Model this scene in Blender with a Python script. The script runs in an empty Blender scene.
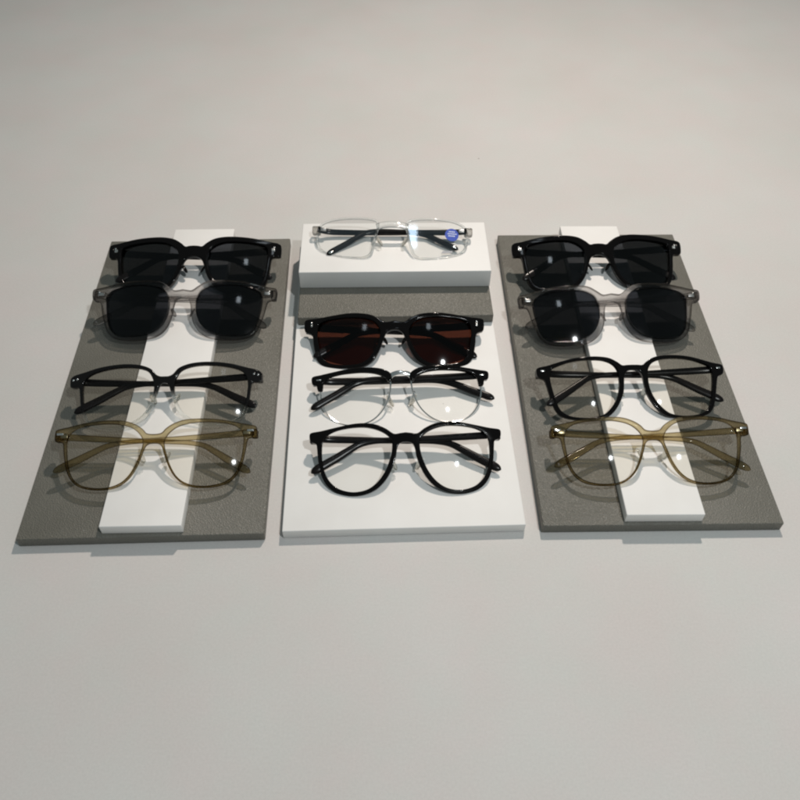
import bpy, bmesh, math, random
from mathutils import Vector, Matrix
random.seed(4)
S = 0.001                                   # everything below is written in millimetres
scene = bpy.context.scene
col = scene.collection

# ------------------------------------------------------------------ camera
cam_d = bpy.data.cameras.new("camera")
cam_o = bpy.data.objects.new("camera", cam_d)
col.objects.link(cam_o)
scene.camera = cam_o
cam_d.sensor_fit = 'HORIZONTAL'
cam_d.sensor_width = 36.0
cam_d.lens = 36.0
cam_d.clip_start = 0.02
cam_d.clip_end = 60.0
cam_o.location = (0.0, 0.0, 0.473787)
PITCH, ROLL = math.radians(49.1099), math.radians(0.594)
fw = Vector((0, math.cos(PITCH), -math.sin(PITCH)))
up0 = Vector((0, math.sin(PITCH), math.cos(PITCH)))
rt0 = Vector((1, 0, 0))
rt = math.cos(ROLL) * rt0 + math.sin(ROLL) * up0
up = -math.sin(ROLL) * rt0 + math.cos(ROLL) * up0
cam_o.rotation_mode = 'QUATERNION'
cam_o.rotation_quaternion = Matrix((rt, up, -fw)).transposed().to_quaternion()
cam_d.dof.use_dof = False

# ------------------------------------------------------------------ world and lamps
world = bpy.data.worlds.new("World")
scene.world = world
world.use_nodes = True
bg = world.node_tree.nodes["Background"]
bg.inputs[0].default_value = (0.78, 0.95, 0.98, 1)
bg.inputs[1].default_value = 0.172


def lamp(name, loc, target, power, color, size, shape='DISK', size_y=None):
    d = bpy.data.lights.new(name, 'AREA')
    d.shape = shape
    d.size = size * S
    if size_y:
        d.size_y = size_y * S
    d.energy = power
    d.color = color
    o = bpy.data.objects.new(name, d)
    col.objects.link(o)
    o.location = Vector(loc) * S
    o.rotation_euler = (Vector(target) * S - o.location).to_track_quat('-Z', 'Y').to_euler()
    return o


lamp("key_spot", (215, 990, 1000), (20, 330, 0), 8.7, (1.0, 0.88, 0.78), 46)
lamp("front_spot", (390, -90, 1150), (0, 420, 0), 5.5, (0.93, 0.975, 0.985), 58)
lamp("ceiling_panel", (70, 570, 1700), (70, 570, 0), 0.45, (0.82, 0.92, 1.0), 105, 'RECTANGLE', 150)

scene.render.engine = 'CYCLES'
scene.view_settings.view_transform = 'Standard'
scene.view_settings.look = 'None'
scene.view_settings.exposure = 0.02
scene.view_settings.gamma = 1.0
scene.cycles.max_bounces = 14
scene.cycles.transparent_max_bounces = 24
scene.cycles.transmission_bounces = 10
scene.cycles.filter_width = 2.2


# ------------------------------------------------------------------ materials
def new_mat(name):
    m = bpy.data.materials.new(name)
    m.use_nodes = True
    nt = m.node_tree
    p = nt.nodes["Principled BSDF"]
    return m, nt, p


def bump(nt, p, height_socket, strength, dist):
    b = nt.nodes.new('ShaderNodeBump')
    b.inputs['Strength'].default_value = strength
    b.inputs['Distance'].default_value = dist
    nt.links.new(height_socket, b.inputs['Height'])
    nt.links.new(b.outputs['Normal'], p.inputs['Normal'])
    return b


def noise(nt, scale, detail=4, rough=0.5, coord='Object'):
    tc = nt.nodes.new('ShaderNodeTexCoord')
    n = nt.nodes.new('ShaderNodeTexNoise')
    n.inputs['Scale'].default_value = scale
    n.inputs['Detail'].default_value = detail
    n.inputs['Roughness'].default_value = rough
    nt.links.new(tc.outputs[coord], n.inputs['Vector'])
    return n


def ramp(nt, sock, c0, c1, p0=0.3, p1=0.7):
    r = nt.nodes.new('ShaderNodeValToRGB')
    r.color_ramp.elements[0].position = p0
    r.color_ramp.elements[1].position = p1
    r.color_ramp.elements[0].color = (*c0, 1)
    r.color_ramp.elements[1].color = (*c1, 1)
    nt.links.new(sock, r.inputs['Fac'])
    return r


def dust(nt, col_sock, scale, size, c, keep=0.16):
    """sparse little specks of dust and lint lying on a surface"""
    tc = nt.nodes.new('ShaderNodeTexCoord')
    v = nt.nodes.new('ShaderNodeTexVoronoi')
    v.inputs['Scale'].default_value = scale
    v.inputs['Randomness'].default_value = 1.0
    nz = noise(nt, scale * 9, 2, 0.5)
    ad = nt.nodes.new('ShaderNodeVectorMath'); ad.operation = 'MULTIPLY_ADD'
    ad.inputs[1].default_value = (0.04 / scale,) * 3
    nt.links.new(nz.outputs['Color'], ad.inputs[0])
    nt.links.new(tc.outputs['Object'], ad.inputs[2])
    nt.links.new(ad.outputs[0], v.inputs['Vector'])
    sp = nt.nodes.new('ShaderNodeSeparateColor')
    nt.links.new(v.outputs['Color'], sp.inputs[0])
    a = nt.nodes.new('ShaderNodeMath'); a.operation = 'LESS_THAN'; a.inputs[1].default_value = keep
    nt.links.new(sp.outputs[0], a.inputs[0])
    sz = nt.nodes.new('ShaderNodeMath'); sz.operation = 'MULTIPLY'; sz.inputs[1].default_value = size
    nt.links.new(sp.outputs[1], sz.inputs[0])
    b = nt.nodes.new('ShaderNodeMath'); b.operation = 'LESS_THAN'
    nt.links.new(v.outputs['Distance'], b.inputs[0])
    nt.links.new(sz.outputs[0], b.inputs[1])
    f = nt.nodes.new('ShaderNodeMath'); f.operation = 'MULTIPLY'
    nt.links.new(a.outputs[0], f.inputs[0]); nt.links.new(b.outputs[0], f.inputs[1])
    m = nt.nodes.new('ShaderNodeMix'); m.data_type = 'RGBA'
    nt.links.new(f.outputs[0], m.inputs[0])
    nt.links.new(col_sock, m.inputs[6])
    m.inputs[7].default_value = (*c, 1)
    return m.outputs[2]


def mat_table():
    m, nt, p = new_mat("table_paper")
    n = noise(nt, 7, 5, 0.55)
    r = ramp(nt, n.outputs['Fac'], (0.572, 0.556, 0.538), (0.602, 0.592, 0.580), 0.3, 0.7)
    na = noise(nt, 16, 6, 0.65)
    ra = ramp(nt, na.outputs['Fac'], (1.02, 0.985, 0.985), (0.985, 1.01, 1.0), 0.35, 0.65)
    mm = nt.nodes.new('ShaderNodeMix'); mm.data_type = 'RGBA'; mm.blend_type = 'MULTIPLY'
    mm.inputs[0].default_value = 1.0
    nt.links.new(r.outputs['Color'], mm.inputs[6])
    nt.links.new(ra.outputs['Color'], mm.inputs[7])
    nf = noise(nt, 650, 3, 0.7)
    rf = ramp(nt, nf.outputs['Fac'], (0.955, 0.955, 0.955), (1.035, 1.035, 1.035), 0.3, 0.7)
    mg = nt.nodes.new('ShaderNodeMix'); mg.data_type = 'RGBA'; mg.blend_type = 'MULTIPLY'
    mg.inputs[0].default_value = 1.0
    nt.links.new(mm.outputs[2], mg.inputs[6])
    nt.links.new(rf.outputs['Color'], mg.inputs[7])
    col_s = dust(nt, mg.outputs[2], 26, 0.045, (0.30, 0.28, 0.26))
    nt.links.new(col_s, p.inputs['Base Color'])
    p.inputs['Roughness'].default_value = 0.62
    p.inputs['Specular IOR Level'].default_value = 0.25
    n2 = noise(nt, 420, 6, 0.6)
    bump(nt, p, n2.outputs['Fac'], 0.12, 0.0004)
    return m


def mat_leather():
    m, nt, p = new_mat("grey_leatherette")
    n = noise(nt, 14, 4, 0.6)
    r = ramp(nt, n.outputs['Fac'], (0.132, 0.126, 0.105), (0.168, 0.161, 0.139), 0.3, 0.7)
    v = nt.nodes.new('ShaderNodeTexVoronoi')
    v.inputs['Scale'].default_value = 1050
    tc = nt.nodes.new('ShaderNodeTexCoord')
    n3 = noise(nt, 400, 3, 0.5)
    mix = nt.nodes.new('ShaderNodeVectorMath')
    mix.operation = 'MULTIPLY_ADD'
    mix.inputs[1].default_value = (0.0012, 0.0012, 0.0012)
    nt.links.new(n3.outputs['Color'], mix.inputs[0])
    nt.links.new(tc.outputs['Object'], mix.inputs[2])
    nt.links.new(mix.outputs[0], v.inputs['Vector'])
    nt.links.new(dust(nt, r.outputs['Color'], 90, 0.06, (0.30, 0.29, 0.27), 0.12), p.inputs['Base Color'])
    p.inputs['Roughness'].default_value = 0.43
    p.inputs['Specular IOR Level'].default_value = 0.45
    bump(nt, p, v.outputs['Distance'], 0.75, 0.0005)
    return m


def mat_white():
    m, nt, p = new_mat("white_lacquer")
    n = noise(nt, 22, 5, 0.6)
    r = ramp(nt, n.outputs['Fac'], (0.785, 0.768, 0.745), (0.83, 0.82, 0.80), 0.3, 0.7)
    nt.links.new(dust(nt, r.outputs['Color'], 60, 0.05, (0.5, 0.48, 0.45), 0.12), p.inputs['Base Color'])
    p.inputs['Roughness'].default_value = 0.5
    p.inputs['Specular IOR Level'].default_value = 0.3
    n2 = noise(nt, 700, 4, 0.6)
    bump(nt, p, n2.outputs['Fac'], 0.08, 0.0003)
    return m


def mat_acetate(name, base, rough=0.14, spec=0.18):
    m, nt, p = new_mat(name)
    p.inputs['Base Color'].default_value = (*base, 1)
    p.inputs['IOR'].default_value = 1.49
    p.inputs['Specular IOR Level'].default_value = spec
    n = noise(nt, 60, 3, 0.5)
    mr = nt.nodes.new('ShaderNodeMapRange')
    mr.inputs['To Min'].default_value = rough * 0.7
    mr.inputs['To Max'].default_value = rough * 1.5
    nt.links.new(n.outputs['Fac'], mr.inputs['Value'])
    nt.links.new(mr.outputs['Result'], p.inputs['Roughness'])
    return m


def mat_clear(name, tint, mixf=0.35, rough=0.05, edge=2.6):
    """tinted see-through plastic: part refracting, part straight-through"""
    m, nt, p = new_mat(name)
    p.inputs['Base Color'].default_value = (*[c ** 1.8 for c in tint], 1)
    p.inputs['Transmission Weight'].default_value = 1.0
    p.inputs['IOR'].default_value = 1.47
    p.inputs['Roughness'].default_value = rough
    tr = nt.nodes.new('ShaderNodeBsdfTransparent')
    lw = nt.nodes.new('ShaderNodeLayerWeight')            # longer path at rounded edges, plus refraction's dark outline, painted into the tint
    lw.inputs['Blend'].default_value = 0.42
    rr = ramp(nt, lw.outputs['Facing'], tint, tuple(c ** edge for c in tint), 0.06, 0.7)
    nt.links.new(rr.outputs['Color'], tr.inputs[0])
    mx = nt.nodes.new('ShaderNodeMixShader')
    mx.inputs[0].default_value = mixf
    out = nt.nodes["Material Output"]
    nt.links.new(p.outputs[0], mx.inputs[1])
    nt.links.new(tr.outputs[0], mx.inputs[2])
    nt.links.new(mx.outputs[0], out.inputs['Surface'])
    return m


def mat_gradient():
    """black acetate that turns into clear plastic down the rim"""
    m, nt, p = new_mat("black_to_clear_acetate")
    p.inputs['Base Color'].default_value = (0.006, 0.0055, 0.0055, 1)
    p.inputs['Roughness'].default_value = 0.08
    p.inputs['Specular IOR Level'].default_value = 0.26
    p2 = nt.nodes.new('ShaderNodeBsdfPrincipled')
    p2.inputs['Base Color'].default_value = (0.93, 0.94, 0.93, 1)
    p2.inputs['Transmission Weight'].default_value = 1.0
    p2.inputs['Roughness'].default_value = 0.04
    p2.inputs['IOR'].default_value = 1.47
    tr = nt.nodes.new('ShaderNodeBsdfTransparent')
    tr.inputs[0].default_value = (0.95, 0.96, 0.95, 1)
    m2 = nt.nodes.new('ShaderNodeMixShader')
    m2.inputs[0].default_value = 0.4
    nt.links.new(p2.outputs[0], m2.inputs[1])
    nt.links.new(tr.outputs[0], m2.inputs[2])
    tc = nt.nodes.new('ShaderNodeTexCoord')
    sx = nt.nodes.new('ShaderNodeSeparateXYZ')
    nt.links.new(tc.outputs['Object'], sx.inputs[0])
    ab = nt.nodes.new('ShaderNodeMath'); ab.operation = 'ABSOLUTE'
    nt.links.new(sx.outputs['X'], ab.inputs[0])
    ad = nt.nodes.new('ShaderNodeMath'); ad.operation = 'MULTIPLY_ADD'
    ad.inputs[1].default_value = 0.20
    nt.links.new(ab.outputs[0], ad.inputs[0])
    nt.links.new(sx.outputs['Y'], ad.inputs[2])
    mr = nt.nodes.new('ShaderNodeMapRange')
    mr.inputs['From Min'].default_value = 0.0235
    mr.inputs['From Max'].default_value = 0.0300
    nt.links.new(ad.outputs[0], mr.inputs['Value'])
    mx = nt.nodes.new('ShaderNodeMixShader')
    nt.links.new(mr.outputs['Result'], mx.inputs[0])
    nt.links.new(m2.outputs[0], mx.inputs[1])
    nt.links.new(p.outputs[0], mx.inputs[2])
    nt.links.new(mx.outputs[0], nt.nodes["Material Output"].inputs['Surface'])
    return m


def mat_lens(name, tint, gloss_tint=(1, 1, 1), ior=1.17, gloss=True):
    m = bpy.data.materials.new(name)
    m.use_nodes = True
    nt = m.node_tree
    nt.nodes.remove(nt.nodes["Principled BSDF"])
    out = nt.nodes["Material Output"]
    tr = nt.nodes.new('ShaderNodeBsdfTransparent')
    tr.inputs[0].default_value = (*tint, 1)
    if not gloss:
        nt.links.new(tr.outputs[0], out.inputs['Surface'])
        return m
    gl = nt.nodes.new('ShaderNodeBsdfGlossy')
    gl.inputs['Color'].default_value = (*gloss_tint, 1)
    gl.inputs['Roughness'].default_value = 0.07
    fr = nt.nodes.new('ShaderNodeFresnel')
    fr.inputs['IOR'].default_value = ior
    mx = nt.nodes.new('ShaderNodeMixShader')
    geo = nt.nodes.new('ShaderNodeNewGeometry')          # the lens reflects on its outer face only
    inv = nt.nodes.new('ShaderNodeMath'); inv.operation = 'SUBTRACT'; inv.inputs[0].default_value = 1.0
    mul = nt.nodes.new('ShaderNodeMath'); mul.operation = 'MULTIPLY'
    nt.links.new(geo.outputs['Backfacing'], inv.inputs[1])
    nt.links.new(fr.outputs[0], mul.inputs[0])
    nt.links.new(inv.outputs[0], mul.inputs[1])
    nt.links.new(mul.outputs[0], mx.inputs[0])
    nt.links.new(tr.outputs[0], mx.inputs[1])
    nt.links.new(gl.outputs[0], mx.inputs[2])
    nt.links.new(mx.outputs[0], out.inputs['Surface'])
    return m


def mat_metal(name, base, rough):
    m, nt, p = new_mat(name)
    p.inputs['Base Color'].default_value = (*base, 1)
    p.inputs['Metallic'].default_value = 1.0
    p.inputs['Roughness'].default_value = rough
    return m


def mat_sticker():
    m, nt, p = new_mat("blue_sticker_print")
    p.inputs['Base Color'].default_value = (0.035, 0.085, 0.47, 1)
    p.inputs['Roughness'].default_value = 0.35
    return m


def mat_plain(name, c, rough=0.5):
    m, nt, p = new_mat(name)
    p.inputs['Base Color'].default_value = (*c, 1)
    p.inputs['Roughness'].default_value = rough
    return m


M = dict(
    table=mat_table(), leather=mat_leather(), white=mat_white(),
    black=mat_acetate("black_acetate", (0.0035, 0.003, 0.003), 0.07),
    temple_black=mat_acetate("black_temple_acetate", (0.007, 0.006, 0.006), 0.2),
    grey=mat_clear("smoky_grey_acetate", (0.77, 0.76, 0.755), 0.72, edge=6.5),
    olive=mat_clear("olive_brown_acetate", (0.76, 0.70, 0.545), 0.82, edge=7.5),
    clear=mat_clear("clear_acetate", (0.93, 0.94, 0.94), 0.25),
    padclear=mat_clear("clear_silicone", (0.93, 0.92, 0.89), 0.5),
    grad=mat_gradient(),
    silver=mat_metal("polished_silver", (0.80, 0.79, 0.77), 0.16),
    steel=mat_metal("hinge_steel", (0.55, 0.54, 0.52), 0.3),
    sticker=mat_sticker(), print=mat_plain("white_print", (0.72, 0.78, 0.9)),
    mark=mat_plain("grey_print", (0.42, 0.42, 0.44)),
)
LENS = dict(
    clear=(mat_lens("clear_lens_front", (0.985, 0.985, 0.98)), mat_lens("clear_lens_back", (0.985, 0.985, 0.98), gloss=False)),
    photo=(mat_lens("pale_grey_lens_front", (0.972, 0.966, 0.95)), mat_lens("pale_grey_lens_back", (0.972, 0.966, 0.95), gloss=False)),
    blue=(mat_lens("blue_coated_lens_front", (0.985, 0.985, 0.98), (0.75, 0.88, 1.0), 2.0),
          mat_lens("blue_coated_lens_back", (0.985, 0.985, 0.98), gloss=False)),
    dark=(mat_lens("smoke_lens_front", (0.225, 0.235, 0.25), ior=1.36), mat_lens("smoke_lens_back", (0.225, 0.235, 0.25), gloss=False)),
    darker=(mat_lens("black_lens_front", (0.175, 0.185, 0.205), ior=1.36), mat_lens("black_lens_back", (0.175, 0.185, 0.205), gloss=False)),
    brown=(mat_lens("brown_lens_front", (0.30, 0.165, 0.125), ior=1.30), mat_lens("brown_lens_back", (0.30, 0.165, 0.125), gloss=False)),
)


# ------------------------------------------------------------------ mesh helpers (mm in, metres out)
def link(name, me, parent=None):
    o = bpy.data.objects.new(name, me)
    col.objects.link(o)
    if parent:
        o.parent = parent
    return o


def finish(bm, name, mats, parent=None, angle=38, smooth=True):
    bmesh.ops.recalc_face_normals(bm, faces=bm.faces)
    me = bpy.data.meshes.new(name)
    for v in bm.verts:
        v.co *= S
    bm.to_mesh(me)
    bm.free()
    for m in (mats if isinstance(mats, (list, tuple)) else [mats]):
        me.materials.append(m)
    if smooth:
        me.shade_smooth()
        me.set_sharp_from_angle(angle=math.radians(angle))
    return link(name, me, parent)


def tag(o, label, cat, group=None):
    o['label'] = label
    o['category'] = cat
    if group:
        o['group'] = group
    return o


def catmull(pts, n=6, closed=False):
    P = [Vector((*p, 0)) if len(p) == 2 else Vector(p) for p in pts]
    out = []
    N = len(P)
    rng = range(N) if closed else range(N - 1)
    for i in rng:
        if closed:
            a, b, c, d = P[(i - 1) % N], P[i], P[(i + 1) % N], P[(i + 2) % N]
        else:
            b, c = P[i], P[i + 1]
            a = P[i - 1] if i > 0 else b + (b - c)
            d = P[i + 2] if i + 2 < N else c + (c - b)
        # centripetal parametrisation keeps tight corners from overshooting
        t0 = 0.0
        t1 = t0 + max((b - a).length, 1e-6) ** 0.5
        t2 = t1 + max((c - b).length, 1e-6) ** 0.5
        t3 = t2 + max((d - c).length, 1e-6) ** 0.5
        for k in range(n):
            t = t1 + (t2 - t1) * k / n
            A1 = a * ((t1 - t) / (t1 - t0)) + b * ((t - t0) / (t1 - t0))
            A2 = b * ((t2 - t) / (t2 - t1)) + c * ((t - t1) / (t2 - t1))
            A3 = c * ((t3 - t) / (t3 - t2)) + d * ((t - t2) / (t3 - t2))
            B1 = A1 * ((t2 - t) / (t2 - t0)) + A2 * ((t - t0) / (t2 - t0))
            B2 = A2 * ((t3 - t) / (t3 - t1)) + A3 * ((t - t1) / (t3 - t1))
            out.append(B1 * ((t2 - t) / (t2 - t1)) + B2 * ((t - t1) / (t2 - t1)))
    if not closed:
        out.append(P[-1].copy())
    return out


def resample(P, step, closed=True):
    Q = P + [P[0]] if closed else P
    L = [0.0]
    for i in range(len(Q) - 1):
        L.append(L[-1] + (Q[i + 1] - Q[i]).length)
    n = max(8, int(round(L[-1] / step)))
    out, j = [], 0
    for k in range(n if closed else n + 1):
        s = L[-1] * k / n
        while j < len(L) - 2 and L[j + 1] < s:
            j += 1
        f = (s - L[j]) / max(L[j + 1] - L[j], 1e-9)
        out.append(Q[j].lerp(Q[j + 1], min(max(f, 0), 1)))
    return out


def mirror(pts):
    return [Vector((-p[0], p[1], p[2] if len(p) > 2 else 0)) for p in reversed(pts)]


WRAP = 6.0 / 70.0 ** 2


def wrap(u):
    return -WRAP * u * u


def plate(loops, thick, bev):
    """2-D outline (first loop) with holes, extruded and bevelled: front face at w=0, back at w=-thick; bent by wrap()."""
    cu = bpy.data.curves.new("tmp", 'CURVE')
    cu.dimensions = '2D'
    cu.fill_mode = 'BOTH'
    cu.extrude = thick / 2 - bev
    cu.bevel_depth = bev
    cu.bevel_resolution = 3
    cu.offset = -bev
    for lp in loops:
        sp = cu.splines.new('POLY')
        sp.points.add(len(lp) - 1)
        for q, p in zip(sp.points, lp):
            q.co = (p[0], p[1], 0, 1)
        sp.use_cyclic_u = True
    o = bpy.data.objects.new("tmp", cu)
    col.objects.link(o)
    dg = bpy.context.evaluated_depsgraph_get()
    me = bpy.data.meshes.new_from_object(o.evaluated_get(dg))
    bm = bmesh.new()
    bm.from_mesh(me)
    bpy.data.objects.remove(o)
    bpy.data.curves.remove(cu)
    bpy.data.meshes.remove(me)
    bmesh.ops.remove_doubles(bm, verts=bm.verts, dist=0.002)
    for v in bm.verts:
        v.co.z += -thick / 2 + wrap(v.co.x)
    for f in bm.faces:
        f.material_index = 0
    return bm


def sweep(bm, path, half_h, half_t, nseg=12, power=2.6, up=Vector((0, 0, 1))):
    """rounded-box section swept along a path; half_h across (in the u-v plane), half_t along `up`"""
    n = len(path)
    rings = []
    for i, p in enumerate(path):
        t = (path[min(i + 1, n - 1)] - path[max(i - 1, 0)]).normalized()
        h = up.cross(t).normalized()
        w = t.cross(h).normalized()
        a = half_h(i / (n - 1))
        b = half_t(i / (n - 1))
        ring = []
        for k in range(nseg):
            th = 2 * math.pi * k / nseg
            c, s = math.cos(th), math.sin(th)
            x = math.copysign(abs(c) ** (2 / power), c) * a
            y = math.copysign(abs(s) ** (2 / power), s) * b
            ring.append(bm.verts.new(p + h * x + w * y))
        rings.append(ring)
    for r0, r1 in zip(rings, rings[1:]):
        for k in range(nseg):
            bm.faces.new((r0[k], r0[(k + 1) % nseg], r1[(k + 1) % nseg], r1[k]))
    bm.faces.new(rings[0][::-1])
    bm.faces.new(rings[-1])


def tube(bm, path, r, nseg=8, closed=False):
    n = len(path)
    rings = []
    for i, p in enumerate(path):
        a = path[(i - 1) % n] if closed else path[max(i - 1, 0)]
        b = path[(i + 1) % n] if closed else path[min(i + 1, n - 1)]
        t = (b - a).normalized()
        ref = Vector((0, 0, 1)) if abs(t.z) < 0.9 else Vector((1, 0, 0))
        h = ref.cross(t).normalized()
        w = t.cross(h)
        rings.append([bm.verts.new(p + (h * math.cos(2 * math.pi * k / nseg) + w * math.sin(2 * math.pi * k / nseg)) * r) for k in range(nseg)])
    prs = list(zip(rings, rings[1:]))
    if closed:
        prs.append((rings[-1], rings[0]))
    for r0, r1 in prs:
        for k in range(nseg):
            bm.faces.new((r0[k], r0[(k + 1) % nseg], r1[(k + 1) % nseg], r1[k]))
    if not closed:
        bm.faces.new(rings[0][::-1])
        bm.faces.new(rings[-1])


def ellipsoid(bm, c, r, rot=None, seg=14):
    mt = Matrix.Translation(Vector(c)) @ (rot if rot else Matrix.Identity(4)) @ Matrix.Diagonal((*r, 1))
    bmesh.ops.create_uvsphere(bm, u_segments=seg, v_segments=seg // 2 + 2, radius=1.0, matrix=mt)


def rbox(bm, c, size, bev, rot=None, seg=3):
    r = bmesh.ops.create_cube(bm, size=1.0)
    vs = r['verts']
    for v in vs:
        v.co = Vector((v.co.x * size[0], v.co.y * size[1], v.co.z * size[2]))
    es = list({e for v in vs for e in v.link_edges})
    rb = bmesh.ops.bevel(bm, geom=es, offset=bev, segments=seg, affect='EDGES', profile=0.5)
    nv = list({v for f in rb['faces'] for v in f.verts} | {v for v in vs if v.is_valid})
    mt = Matrix.Translation(Vector(c)) @ (rot if rot else Matrix.Identity(4))
    for v in nv:
        v.co = mt @ v.co


LENS_R = 128.0


def lens_surface(p, cx, cy, top=-0.5, R=None):
    R = R or LENS_R
    r2 = (p[0] - cx) ** 2 + (p[1] - cy) ** 2
    return wrap(p[0]) + top - r2 / (2 * R) + 0.9 * LENS_R / R


def lens_bm(loop, top=-0.5, thick=1.5, grow=0.4, R=None):
    """solid meniscus lens cut to the rim opening"""
    cx = sum(p[0] for p in loop) / len(loop)
    cy = sum(p[1] for p in loop) / len(loop)
    bm = bmesh.new()
    NR = 12
    sides = []
    for dz in (0.0, -thick):
        rings = []
        for k in range(1, NR + 1):
            ring = []
            for p in loop:
                d = Vector((p[0] - cx, p[1] - cy))
                q = d * (k / NR) * (1 + grow / max(d.length, 1))
                x, y = cx + q.x, cy + q.y
                ring.append(bm.verts.new((x, y, lens_surface((x, y), cx, cy, top, R) + dz)))
            rings.append(ring)
        c = bm.verts.new((cx, cy, lens_surface((cx, cy), cx, cy, top, R) + dz))
        sides.append((c, rings))
    N = len(loop)
    for si, (c, rings) in enumerate(sides):
        for k in range(N):
            f = bm.faces.new((c, rings[0][k], rings[0][(k + 1) % N]))
            f.material_index = si
        for r0, r1 in zip(rings, rings[1:]):
            for k in range(N):
                f = bm.faces.new((r0[k], r0[(k + 1) % N], r1[(k + 1) % N], r1[k]))
                f.material_index = si
    a, b = sides[0][1][-1], sides[1][1][-1]
    for k in range(N):
        f = bm.faces.new((a[k], a[(k + 1) % N], b[(k + 1) % N], b[k]))
        f.material_index = 1
    return bm


def temple_path(side, hinge_v, hinge_u, mid_v, tip, tip_w, depth, bend=0.0):
    """folded arm: from the hinge across behind the front, then dropping to the ear tip (side=+1: hinge on the right)"""
    bx, by = tip[0] + 35 - bend, mid_v
    pts = [(hinge_u, hinge_v, -7.2),
           (hinge_u - 9, hinge_v - 0.1, -depth + 1.5),
           (hinge_u - 38, hinge_v * 0.66 + mid_v * 0.34, -depth),
           (bx + 32, hinge_v * 0.32 + mid_v * 0.68 + 0.3, -depth - 0.5),
           (bx + 9, mid_v + 0.4, -depth - 0.3),
           (bx - 1, mid_v - 1.9, -depth + 0.5)]
    for f in (0.27, 0.5, 0.76, 1.0):
        pts.append((bx + (tip[0] - bx) * f, by + (tip[1] - by) * f - 1.4 * math.sin(math.pi * f) * (1 - f), -depth + 0.5 + (tip_w + depth - 0.5) * f))
    P = resample(catmull(pts, 8), 1.2, closed=False)
    return [Vector((p.x * side, p.y, p.z)) for p in P]


def smoothstep(a, b, x):
    t = min(max((x - a) / (b - a), 0), 1)
    return t * t * (3 - 2 * t)


def make_temple(root, mat, side, hv, hu, mid, tip, tip_w, depth, h0=2.6, h1=1.9, h2=3.1, th=1.5, bend=0.0, hinge=True):
    P = temple_path(side, hv, hu, mid, tip, tip_w, depth, bend)

    def hh(t):
        a = h0 + (h1 - h0) * smoothstep(0.05, 0.5, t)
        a = a + (h2 - a) * smoothstep(0.62, 0.93, t)
        if t > 0.955:
            q = (t - 0.955) / 0.045
            a *= math.sqrt(max(1 - q * q, 0.02))
        return a

    def tt(t):
        a = th
        if t > 0.955:
            q = (t - 0.955) / 0.045
            a *= math.sqrt(max(1 - q * q, 0.05))
        return a
    bm = bmesh.new()
    sweep(bm, P, hh, tt)
    t = finish(bm, "temple", mat, root, 50)
    if hinge:
        bm = bmesh.new()
        rbox(bm, ((hu - 4.5) * side, hv - 0.2, -6.6), (5.0, 2.8, 2.4), 0.4)
        finish(bm, "hinge", M['steel'], t)
    return t


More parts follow.
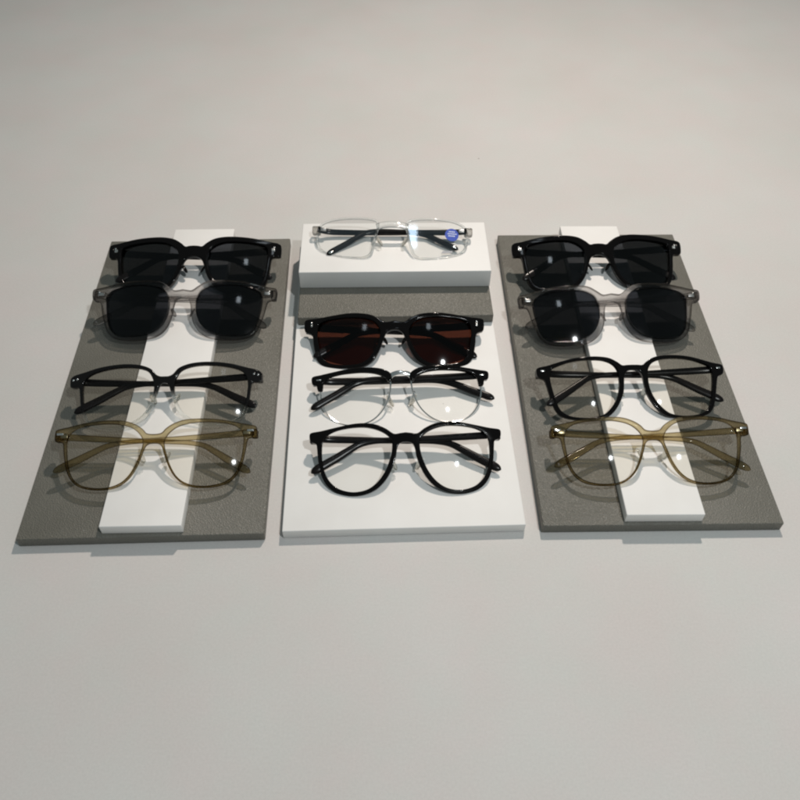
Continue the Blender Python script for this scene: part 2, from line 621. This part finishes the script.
# ------------------------------------------------------------------ outlines, right half in mm (u to the right, v up the front)
OUT = {
    'olive': [(0, 38), (3, 38.2), (5.5, 39), (8, 41.8), (13, 45.2), (20.5, 47.9), (30.3, 48.7), (40, 48.5), (50, 47.4), (59, 45.6), (69, 43.8), (70, 43.2), (70.4, 42), (70.4, 36.2), (69.8, 35.3), (65, 34.6), (63.9, 32.5), (63.4, 28.5), (62.2, 22), (60.4, 15), (57, 8.2), (51.5, 3), (44, .5), (36, -.3), (28, .2), (21, 2.8), (15.2, 8), (11, 15), (7.8, 23), (5.6, 29.2), (3.5, 31), (0, 31.4)],
    'black': [(0, 41.6), (4, 41.5), (7.6, 41.4), (11, 44), (16.8, 47.3), (24.6, 48.8), (35, 49), (44.5, 48.1), (53.7, 46), (62.9, 43.6), (70, 42.3), (71.2, 41.2), (71.1, 36.2), (70, 34.5), (66.2, 32.6), (64.9, 29), (63.8, 24), (61.9, 16), (59.3, 8.2), (55.2, 3.6), (47.4, .9), (36, -.2), (29.4, 0), (22.1, 1.6), (17, 5.4), (12.1, 12.2), (8.6, 20), (7.4, 28), (6.6, 33.5), (5, 36.4), (2, 37.6), (0, 37.8)],
    'gradient': [(0, 38.2), (3, 38.3), (6, 39.7), (10, 44.2), (17, 47.3), (27.1, 48.8), (37.3, 48.7), (49.5, 47.2), (59.6, 44.6), (68.5, 42.3), (70.5, 40.5), (70.9, 37), (70.4, 33.8), (68, 33), (64, 32.5), (62.9, 28), (61.4, 17), (58.5, 8.5), (53.5, 3.5), (45, .7), (36, -.2), (28, .3), (20.5, 3), (13, 7.5), (9, 13.5), (6.6, 20.7), (4.6, 27.5), (3.4, 31), (2, 32.8), (0, 33.2)],
    'square': [(0, 44), (4, 43.7), (7, 43.2), (10.6, 46.2), (17, 50.2), (26, 52.3), (38.5, 52.6), (52, 51.5), (65.5, 49), (72, 48), (74, 46.5), (74, 37), (73, 35.6), (67, 34.6), (66, 32), (65.2, 25), (63.8, 16), (61.5, 9), (57, 4), (48, 1), (38, 0), (28, 1), (21, 4.5), (15.4, 10.5), (11.6, 18), (9.4, 25.5), (7, 31), (3.4, 33.6), (0, 34.2)],
    'smoky': [(0, 42.8), (3.5, 42.2), (7, 42), (12, 45.6), (17.6, 49.3), (25.1, 50.9), (35.6, 51.3), (48, 50.6), (58.1, 48.8), (68.3, 46.7), (74.5, 45.8), (75.5, 44.5), (75, 37.5), (73.5, 36), (69, 34.6), (67.5, 31.5), (66, 24.6), (63.4, 16.1), (60.5, 8.7), (55.7, 3.6), (47, .7), (35, 0), (24, 1.1), (16, 5.3), (10.7, 11.9), (7.9, 20.6), (6.8, 29), (5, 34.2), (2, 35.8), (0, 36)],
    'brown': [(0, 39.5), (4, 38.6), (8, 38.4), (12.5, 41.5), (18.7, 44.6), (26.8, 46.2), (37, 46.6), (49, 45.3), (61, 43.6), (71.5, 42.6), (72.7, 41.5), (72.7, 34), (71.8, 32.2), (67.5, 30.2), (66.2, 28.5), (65.3, 21.3), (64, 13.9), (61.7, 7), (57, 2.5), (47.6, .3), (36, -.3), (25, 1), (17.2, 6), (12.1, 14.4), (8.9, 23.5), (6.5, 29), (3, 31.4), (0, 31.8)],
    'round': [(0, 44.5), (4, 44), (8, 43.6), (13.7, 47.4), (20.6, 50.6), (29.5, 52), (38.3, 51.6), (49, 49.7), (59.7, 47.6), (67.5, 46.4), (68.3, 45.5), (68.2, 41.5), (67.2, 39.8), (63.6, 38), (63, 35), (62.6, 30), (61.7, 23), (59.8, 15.2), (56.2, 8.3), (50.2, 3.2), (42.6, .6), (36, 0), (28, 1.3), (20.2, 5.2), (13.9, 11.8), (9.8, 19.4), (7.2, 27), (6.2, 33), (4.8, 36.2), (2.5, 37.4), (0, 37.6)],
}
INN = {
    'olive': [(7.6, 33.9), (10.7, 38.9), (16.2, 43.0), (23.8, 45.3), (32.3, 46.2), (41.9, 46.0), (50.5, 45.0), (56.3, 43.0), (60.0, 39.6), (61.4, 34.6), (61.0, 27.8), (59.9, 20.4), (57.8, 13), (54.4, 7.7), (48.9, 3.8), (41.8, 1.8), (34.5, 1.2), (26.6, 2.2), (20.2, 5.1), (15.4, 9.8), (11.6, 16.6), (9, 24.2), (7.5, 30.0)],
    'black': [(11.8, 38.0), (14.9, 42.4), (20.4, 45.2), (28.1, 46.4), (36.7, 46.5), (46.1, 45.4), (54.3, 43.0), (59.6, 40.6), (61.4, 37.0), (61.5, 31.5), (60.3, 23.8), (58.3, 15.1), (55.6, 8.4), (50.4, 4.2), (41.3, 2.1), (31.4, 2.1), (24.4, 4.0), (19.3, 8.2), (14.6, 14.8), (11.6, 22.8), (11.0, 31)],
    'gradient': [(8.2, 35.4), (12, 42), (19, 45), (27, 46.1), (37.3, 46), (47.4, 44.5), (54.6, 42.3), (59, 38.8), (60.6, 32.3), (60, 24), (58.5, 14), (55.5, 7.8), (50, 4.2), (43, 2.3), (36, 1.7), (28.5, 2.2), (22, 4.7), (15.5, 9.2), (11.3, 15), (8.6, 22), (7.4, 29)],
    'square': [(13.6, 39.2), (18.2, 43.9), (24.5, 46.7), (33.1, 47.8), (44.9, 47.5), (56.8, 45.8), (62.3, 43.2), (62.8, 35), (61.5, 23), (59.5, 14), (56.3, 7.6), (50, 4.2), (40, 3), (30, 4), (23.5, 7.2), (18.2, 12.6), (14.6, 20), (12.8, 28), (12.6, 34)],
    'smoky': [(11.8, 36.7), (14.6, 42.0), (20.2, 45.6), (28.8, 47.1), (39.2, 47.6), (51.6, 46.6), (59.6, 44.3), (63.2, 40.2), (63.3, 31.3), (61.4, 20.5), (58.2, 10.6), (52.4, 5.4), (41.8, 3.8), (31.1, 4.4), (22.3, 7.3), (15.9, 12.9), (11.9, 21.5), (11.0, 30.2)],
    'brown': [(12, 32.4), (16.5, 38.7), (23.6, 41.6), (33.8, 42.6), (44.9, 42.3), (54.9, 41.1), (60.5, 38.4), (62.1, 30.9), (60.7, 20.3), (57.8, 10.4), (52.6, 5.2), (44, 3.2), (36, 2.8), (27, 4.2), (20.5, 8.6), (15.5, 16), (12.4, 24.4)],
    'round': [(10.2, 39.4), (13.5, 43.2), (19.5, 46.6), (27.4, 48.8), (35.2, 49.1), (43.1, 48.4), (50.8, 46.6), (56.4, 43.4), (58.8, 39.0), (59.4, 33.0), (59.0, 25.1), (57.1, 17), (53.6, 10.7), (48.2, 6.0), (41.7, 3.6), (35.3, 3.0), (27.4, 4.7), (20.6, 9.5), (15.3, 16.6), (12.0, 24.2), (10, 32.1)],
}


def frame_loops(key):
    half = resample(catmull(OUT[key], 8), 0.8, closed=False)
    left = mirror(half)
    outer = half + left[1:-1]
    inn = resample(catmull(INN[key], 8, True), 0.9)
    innl = mirror(inn)
    return outer, inn, innl


TILT = math.radians(26)


def glasses_root(x, y, sup, yaw, label, cat, group, zoff=3.1, name="eyeglasses", tilt=TILT):
    o = bpy.data.objects.new(name, None)
    col.objects.link(o)
    o.empty_display_size = 0.02
    o.location = (x * S, y * S, (sup + zoff) * S)
    o.rotation_euler = (tilt, 0, math.radians(yaw))
    tag(o, label, cat, group)
    return o


def nose_pads(root, mat, u=8.8, v=22, w=-5.6, arm=False, r=(1.2, 4.4, 2.6)):
    for s in (-1, 1):
        bm = bmesh.new()
        rot = Matrix.Rotation(s * math.radians(-26), 4, 'Z') @ Matrix.Rotation(s * math.radians(38), 4, 'Y')
        ellipsoid(bm, (u * s, v, w), r, rot)
        pd = finish(bm, "nose_pad", mat, root)
        if arm:
            bm = bmesh.new()
            P = catmull([((u + 1.6) * s, v + 5, -1.8), ((u + .9) * s, v + 6.2, -4.6), (u * s, v + 3, -6.6), ((u - .2) * s, v, -5.6)], 5)
            tube(bm, P, 0.42)
            finish(bm, "pad_arm", M['silver'], pd)


def rivets(root, spots, bar=None):
    for s in (-1, 1):
        for (u, v) in spots:
            bm = bmesh.new()
            w = wrap(u)
            if bar:
                rbox(bm, (u * s, v, w), (bar[0], bar[1], 0.9), 0.22)
            else:
                ellipsoid(bm, (u * s, v, w - 0.05), (0.85, 0.85, 0.45))
            finish(bm, "rivet", M['silver'], root)


def end_pieces(root, mat, u, v, h, d=6.6):
    for s in (-1, 1):
        bm = bmesh.new()
        w = wrap(u)
        rbox(bm, (u * s, v, w - 1.6 - d / 2), (4.2, h, d), 1.1)
        finish(bm, "end_piece", mat, root)


# tip positions, [right-hinged arm (tip on the left), left-hinged arm (tip on the right)], in (u, v)
def acetate_glasses(key, x, y, sup, yaw, label, cat, group, front, temple, lens, pad, thick=3.8, bev=0.7,
                    tips=((-69, 12.5), (68, 11.5)), hv=38.5, mid=33.5, riv=None, bar=None, lens_top=-0.9, name="eyeglasses",
                    ep=(69.2, 38.6, 6.2), h=(2.9, 2.1, 3.0), depth=(11.0, 13.2)):
    root = glasses_root(x, y, sup, yaw, label, cat, group, name=name)
    outer, inn, innl = frame_loops(key)
    bm = plate([outer, inn, innl], thick, bev)
    finish(bm, "front_frame", front, root, 32)
    for lp in (inn, innl):
        finish(lens_bm(resample(lp, 1.6), lens_top), "lens", LENS[lens], root, 60)
    end_pieces(root, front if front is not M['grad'] else M['black'], *ep)
    hu = ep[0] - 0.6
    make_temple(root, temple, 1, hv, hu, mid, tips[0], -5.2, depth[0], *h)
    make_temple(root, temple, -1, hv, hu, mid - 0.6, (-tips[1][0], tips[1][1]), -6.2, depth[1], *h)
    nose_pads(root, pad) if pad is M['padclear'] else nose_pads(root, pad, 7.6, 24, -5.2, r=(1.0, 4.0, 2.2))
    if riv:
        rivets(root, riv, bar)
    return root


# ------------------------------------------------------------------ setting: the table
bm = bmesh.new()
bmesh.ops.create_grid(bm, x_segments=2, y_segments=2, size=1.0)
for v in bm.verts:
    v.co = Vector((v.co.x * 2200, v.co.y * 2200 + 900, 0))
tb = finish(bm, "table_surface", M['table'], smooth=False)
tb['kind'] = 'structure'

TH = 8.74


def slab(name, x, y, yaw, W, L, z0, h, mat, label, cat, bev=0.7, group=None):
    bm = bmesh.new()
    rbox(bm, (W / 2, L / 2, h / 2), (W, L, h), bev)
    o = finish(bm, name, mat, None, 40)
    o.location = (x * S, y * S, z0 * S)
    o.rotation_euler = (0, 0, math.radians(yaw))
    tag(o, label, cat, group)
    return o


slab("display_board", -255.2, 275.99, 2.415, 165, 317.7, 0.15, TH - .15, M['leather'],
     "grey leather display board on the left, under a white strip and four pairs of glasses", "display board", 0.9, "grey leather boards under white strips")
slab("display_strip", -198.65, 281.3, 1.85, 54.4, 319.5, TH + .1, TH - .1, M['white'],
     "narrow white strip lying lengthwise on the left grey leather board", "display strip", 0.6, "white strips on the grey boards")
slab("display_board", 97.75, 291.0, 1.412, 165, 317.7, 0.15, TH - .15, M['leather'],
     "grey leather display board on the right, under a white strip and four pairs of glasses", "display board", 0.9, "grey leather boards under white strips")
slab("display_strip", 153.46, 294.9, 1.11, 53.2, 316.7, TH + .1, TH - .1, M['white'],
     "narrow white strip lying lengthwise on the right grey leather board", "display strip", 0.6, "white strips on the grey boards")
slab("display_board", -78.44, 284.65, 2.545, 165, 317.7, 0.15, TH - .15, M['white'],
     "wide white display board in the middle, partly covered by a grey slab at its back", "display board", 0.6)
slab("display_slab", -85.46, 483.7, 2.2, 162.8, 104, TH + .1, TH - .1, M['leather'],
     "grey leather slab across the back of the white middle board, under the white block", "display slab", 0.9)
slab("riser_block", -86.4, 520.6, 1.75, 162.6, 67.2, 2 * TH + .1, 2 * TH - .1, M['white'],
     "thick white block on the grey slab, carrying the clear reading glasses", "riser block", 0.6)

# ------------------------------------------------------------------ glasses on the two grey boards
BK, TB = M['black'], M['temple_black']
SUP = 2 * TH
PINS = [(68.4, 43.9), (68.4, 41.4)]
kw_sq = dict(thick=4.8, bev=0.8, hv=42, mid=38, riv=PINS, ep=(71.6, 41.6, 9.0), h=(3.4, 2.4, 3.4))
acetate_glasses('square', -177.6, 509.9, SUP, 1.75, "black square sunglasses with rivets, backmost on the left grey board", "sunglasses",
                "glasses on the grey boards", BK, TB, 'dark', BK, tips=((-66, 13), (67, 15)), name="sunglasses", **kw_sq)
acetate_glasses('square', 172.0, 518.5, SUP, 2.2, "black square sunglasses with rivets, backmost on the right grey board", "sunglasses",
                "glasses on the grey boards", BK, TB, 'dark', BK, tips=((-67, 13), (66, 12)), name="sunglasses", **kw_sq)
kw_sm = dict(thick=4.6, bev=0.9, hv=41, mid=37.5, riv=[(69.6, 42.6), (69.6, 40.2)], ep=(72.6, 40.8, 8.4), h=(3.0, 2.2, 3.2))
acetate_glasses('smoky', -177.0, 455.0, SUP, 1.3, "smoky transparent grey sunglasses with black lenses on the left grey board", "sunglasses",
                "glasses on the grey boards", M['grey'], M['grey'], 'darker', M['grey'], tips=((-72, 14), (68, 11)), name="sunglasses", **kw_sm)
acetate_glasses('smoky', 173.9, 455.5, SUP, 3.6, "smoky transparent grey sunglasses with black lenses on the right grey board", "sunglasses",
                "glasses on the grey boards", M['grey'], M['grey'], 'darker', M['grey'], tips=((-72, 17), (67, 10)), name="sunglasses", **kw_sm)
acetate_glasses('gradient', -172.4, 364.7, SUP, 3.3, "eyeglasses with black upper rim fading to clear below, on the left grey board", "eyeglasses",
                "glasses on the grey boards", M['grad'], TB, 'photo', M['padclear'], tips=((-66, 13.5), (67, 14)), hv=38.5, mid=35,
                riv=[(68.2, 38.7), (65.2, 39.3)], ep=(69.0, 37.4, 7.2))
acetate_glasses('black', 175.6, 377.0, SUP, 2.3, "all black thin square eyeglasses, third from the back on the right grey board", "eyeglasses",
                "glasses on the grey boards", BK, TB, 'photo', M['padclear'], tips=((-65.5, 12.5), (68, 13.5)), hv=39, mid=36.3,
                riv=[(66.8, 39.4)], bar=(3.0, 1.2), ep=(69.2, 38.3, 6.4))
acetate_glasses('olive', -169.6, 310.6, SUP, 2.4, "olive brown transparent eyeglasses at the front of the left grey board", "eyeglasses",
                "glasses on the grey boards", M['olive'], M['olive'], 'photo', M['padclear'], tips=((-69, 13.5), (66.5, 10.2)), hv=39, mid=33.9,
                riv=[(66.2, 40.2)], bar=(4.6, 1.5), ep=(68.6, 38.6, 6.2), h=(2.5, 1.7, 2.8), bev=1.15)
acetate_glasses('olive', 178.7, 318.2, SUP, 1.7, "olive brown transparent eyeglasses at the front of the right grey board", "eyeglasses",
                "glasses on the grey boards", M['olive'], M['olive'], 'photo', M['padclear'], tips=((-70, 14), (68, 10)), hv=39, mid=34.2,
                riv=[(66.2, 40.2)], bar=(4.6, 1.5), ep=(68.6, 38.6, 6.2), h=(2.5, 1.7, 2.8), bev=1.15)

# ------------------------------------------------------------------ glasses on the middle board
acetate_glasses('brown', -4.2, 434.6, TH, 1.55, "black sunglasses with dark brown lenses on the white middle board", "sunglasses",
                "glasses on the middle board", BK, TB, 'brown', BK, thick=4.8, bev=0.9, tips=((-65, 10.5), (66, 9.5)), hv=37.5, mid=33.2,
                riv=[(67.0, 39.6), (67.0, 37.2)], name="sunglasses", ep=(70.2, 36.6, 8.0), h=(3.4, 2.5, 3.3))
acetate_glasses('round', 5.8, 313.3, TH, 2.28, "black rounded eyeglasses with clear lenses at the front of the white board", "eyeglasses",
                "glasses on the middle board", BK, TB, 'clear', M['padclear'], thick=4.0, bev=0.7, tips=((-67, 17.5), (67, 17)), hv=43, mid=40.2,
                ep=(66.2, 42.2, 6.0), h=(2.7, 2.2, 3.2))


def browline(x, y, sup, yaw, label):
    root = glasses_root(x, y, sup, yaw, label, "eyeglasses", "glasses on the middle board")
    rimp = [(8.1, 34.2), (8.5, 25.5), (11.2, 16.8), (16.0, 9.2), (23.1, 3.3), (32.2, .6), (40.5, .6), (47.9, 2.9), (54.5, 8.3), (59.2, 16.1), (61.2, 26.5),
            (60.2, 34), (55.5, 39.4), (47, 42), (37, 42.8), (27, 42.6), (17.5, 41), (11, 38)]
    browp = [(6.6, 35.4), (7.6, 39.4), (12.4, 42.7), (20, 44.5), (30.6, 45), (42, 44.1), (52.6, 42.4), (61, 41), (66.8, 40.0), (67.8, 38.6), (67.3, 34.3), (66, 33.2),
             (64.2, 32.8), (63.2, 29), (61.6, 28.0), (59.6, 28.4), (59.0, 31), (58.4, 34.5), (55.4, 37.8), (47, 40.2), (37.7, 41.0), (27.3, 41.0), (18, 39.4), (12.2, 36.4), (9.3, 33), (7.6, 33)]
    loop = resample(catmull(rimp, 8, True), 1.2)
    brow = resample(catmull(browp, 8, True), 0.8)
    for s in (1, -1):
        lp = loop if s == 1 else mirror(loop)
        bm = bmesh.new()
        tube(bm, [Vector((p.x, p.y, wrap(p.x) - 2.0)) for p in lp], 0.65, 8, True)
        finish(bm, "metal_rim", M['silver'], root)
        finish(lens_bm(resample(lp, 1.6), -0.9, 1.5, -0.3), "lens", LENS['clear'], root, 60)
        bm = plate([brow if s == 1 else mirror(brow)], 4.2, 1.0)
        finish(bm, "brow_bar", BK, root, 32)
    bm = bmesh.new()
    P = resample(catmull([(8.4, 36.0, -2.2), (6.8, 38.0, -1.6), (3.5, 39.2, -.9), (0, 39.6, -.7), (-3.5, 39.2, -.9), (-6.8, 38.0, -1.6), (-8.4, 36.0, -2.2)], 6), 0.8, False)
    sweep(bm, P, lambda t: 1.9, lambda t: 0.8, 10)
    finish(bm, "bridge", M['silver'], root)
    end_pieces(root, BK, 65.2, 36.8, 6.0)
    make_temple(root, TB, 1, 37.8, 64.8, 36.8, (-68.5, 14.2), -5.0, 11.0, 3.0, 2.7, 3.0)
    make_temple(root, TB, -1, 37.8, 64.8, 36.2, (-71, 18), -6.6, 13.4, 3.0, 2.7, 3.0)
    nose_pads(root, M['padclear'], 8.6, 19, -6.4, True, (1.1, 5.2, 2.9))
    rivets(root, [(62.2, 36.8)], (3.6, 0.9))
    return root


browline(2.3, 377.3, TH, 3.4, "browline eyeglasses with black brows and thin silver lower rims on the white board")


def reading_glasses(x, y, sup, yaw, label):
    root = glasses_root(x, y, sup, yaw, label, "eyeglasses", "glasses on the middle board")
    lensp = [(12.2, 30.5), (13.6, 34.0), (19, 36), (31, 37.2), (46, 36.9), (56, 35), (62.3, 31.5), (64.6, 25.4), (64.3, 15), (61, 8.5), (55, 4.5), (43, 1.1), (31, 0), (23, .5), (18.6, 3.5), (15.8, 12), (13.5, 23)]
    loop = resample(catmull(lensp, 8, True), 1.1)
    lenses = []
    for s in (1, -1):
        lp = loop if s == 1 else mirror(loop)
        bm = bmesh.new()
        tube(bm, [Vector((p.x, p.y, wrap(p.x) - 1.7)) for p in lp], 1.05, 10, True)
        finish(bm, "clear_rim", M['clear'], root)
        lenses.append(finish(lens_bm(resample(lp, 1.6), -0.9, 1.6, -0.2, 700), "lens", LENS['blue'], root, 60))
    # bridge and lugs of clear plastic
    bm = bmesh.new()
    P = resample(catmull([(13.4, 28.6, -1.6), (9, 29.8, -.6), (4, 30.2, .2), (0, 30.3, .3), (-4, 30.2, .2), (-9, 29.8, -.6), (-13.4, 28.6, -1.6)], 6), 0.8, False)
    sweep(bm, P, lambda t: 2.9, lambda t: 1.7, 12)
    finish(bm, "bridge", M['clear'], root)
    for s in (-1, 1):
        bm = bmesh.new()
        rbox(bm, (66.0 * s, 27.8, wrap(66) - 3.4), (7.4, 7.0, 6.4), 1.4)
        finish(bm, "end_piece", M['smokeclear'], root)
    for s, tip, dp in ((1, (-56, 3.4), 10.4), (-1, (-57, 9.5), 12.4)):
        t = make_temple(root, TB, s, 28.3, 64.5, 28.6, tip, -4.2, dp, 2.7, 2.3, 2.6, 1.4, 6.0 if s < 0 else 2.0)
        # eyelet at the ear tip
        tu, tv = tip[0] * s, tip[1]
        bm = bmesh.new()
        ellipsoid(bm, (tu + 3.6 * s, tv + 1.7, -3.0), (2.2, 1.1, .5), Matrix.Rotation(s * .45, 4, 'Z'))
        finish(bm, "tip_inlay", M['silver'], t)
    nose_pads(root, M['padclear'], 11.0, 17, -5.6, False, (1.2, 5.0, 2.8))
    # round blue sticker with two lines of tiny white print, low on the left lens as worn (right in view)
    cx = sum(p.x for p in loop) / len(loop)
    cy = sum(p.y for p in loop) / len(loop)

    def on_lens(u, v, dz):
        return Vector((u, v, lens_surface((u, v), cx, cy, -0.9, 700) + dz))
    su, sv, sr = 51.5, 23.2, 5.9
    bm = bmesh.new()
    for dz in (0.28, 0.06):
        c = bm.verts.new(on_lens(su, sv, dz))
        rg = [bm.verts.new(on_lens(su + sr * math.cos(a * math.pi / 20), sv + sr * math.sin(a * math.pi / 20), dz)) for a in range(40)]
        for k in range(40):
            bm.faces.new((c, rg[k], rg[(k + 1) % 40]))
    st = finish(bm, "sticker", M['sticker'], lenses[0])
    bm = bmesh.new()
    for row, y0 in enumerate((2.4, 0.4, -1.6)):
        w_ = (2.6, 3.6, 3.0)[row]
        k = -w_
        while k < w_:
            l = random.uniform(.5, 1.0)
            q = [on_lens(su + k, sv + y0, .36), on_lens(su + k + l, sv + y0, .36), on_lens(su + k + l, sv + y0 + 1.0, .36), on_lens(su + k, sv + y0 + 1.0, .36)]
            bm.faces.new([bm.verts.new(p) for p in q])
            k += l + random.uniform(.3, .5)
    finish(bm, "sticker_print", M['print'], lenses[0], smooth=False)
    bm = bmesh.new()
    q = [(42.5, 5.3), (51.5, 6.3), (52.2, 8.3), (43.5, 7.5)]
    a = [bm.verts.new(on_lens(*p, .24)) for p in q]
    b = [bm.verts.new(on_lens(*p, .06)) for p in q]
    bm.faces.new(a); bm.faces.new(b[::-1])
    for k in range(4):
        bm.faces.new((a[k], b[k], b[(k + 1) % 4], a[(k + 1) % 4]))
    finish(bm, "printed_mark", M['mark'], lenses[0], smooth=False)
    return root


M['smokeclear'] = mat_clear("smoky_clear_acetate", (0.72, 0.71, 0.69), 0.3)
reading_glasses(-8.3, 538.5, 4 * TH, -0.25, "clear framed reading glasses with black arms and a round blue sticker, on the white block")
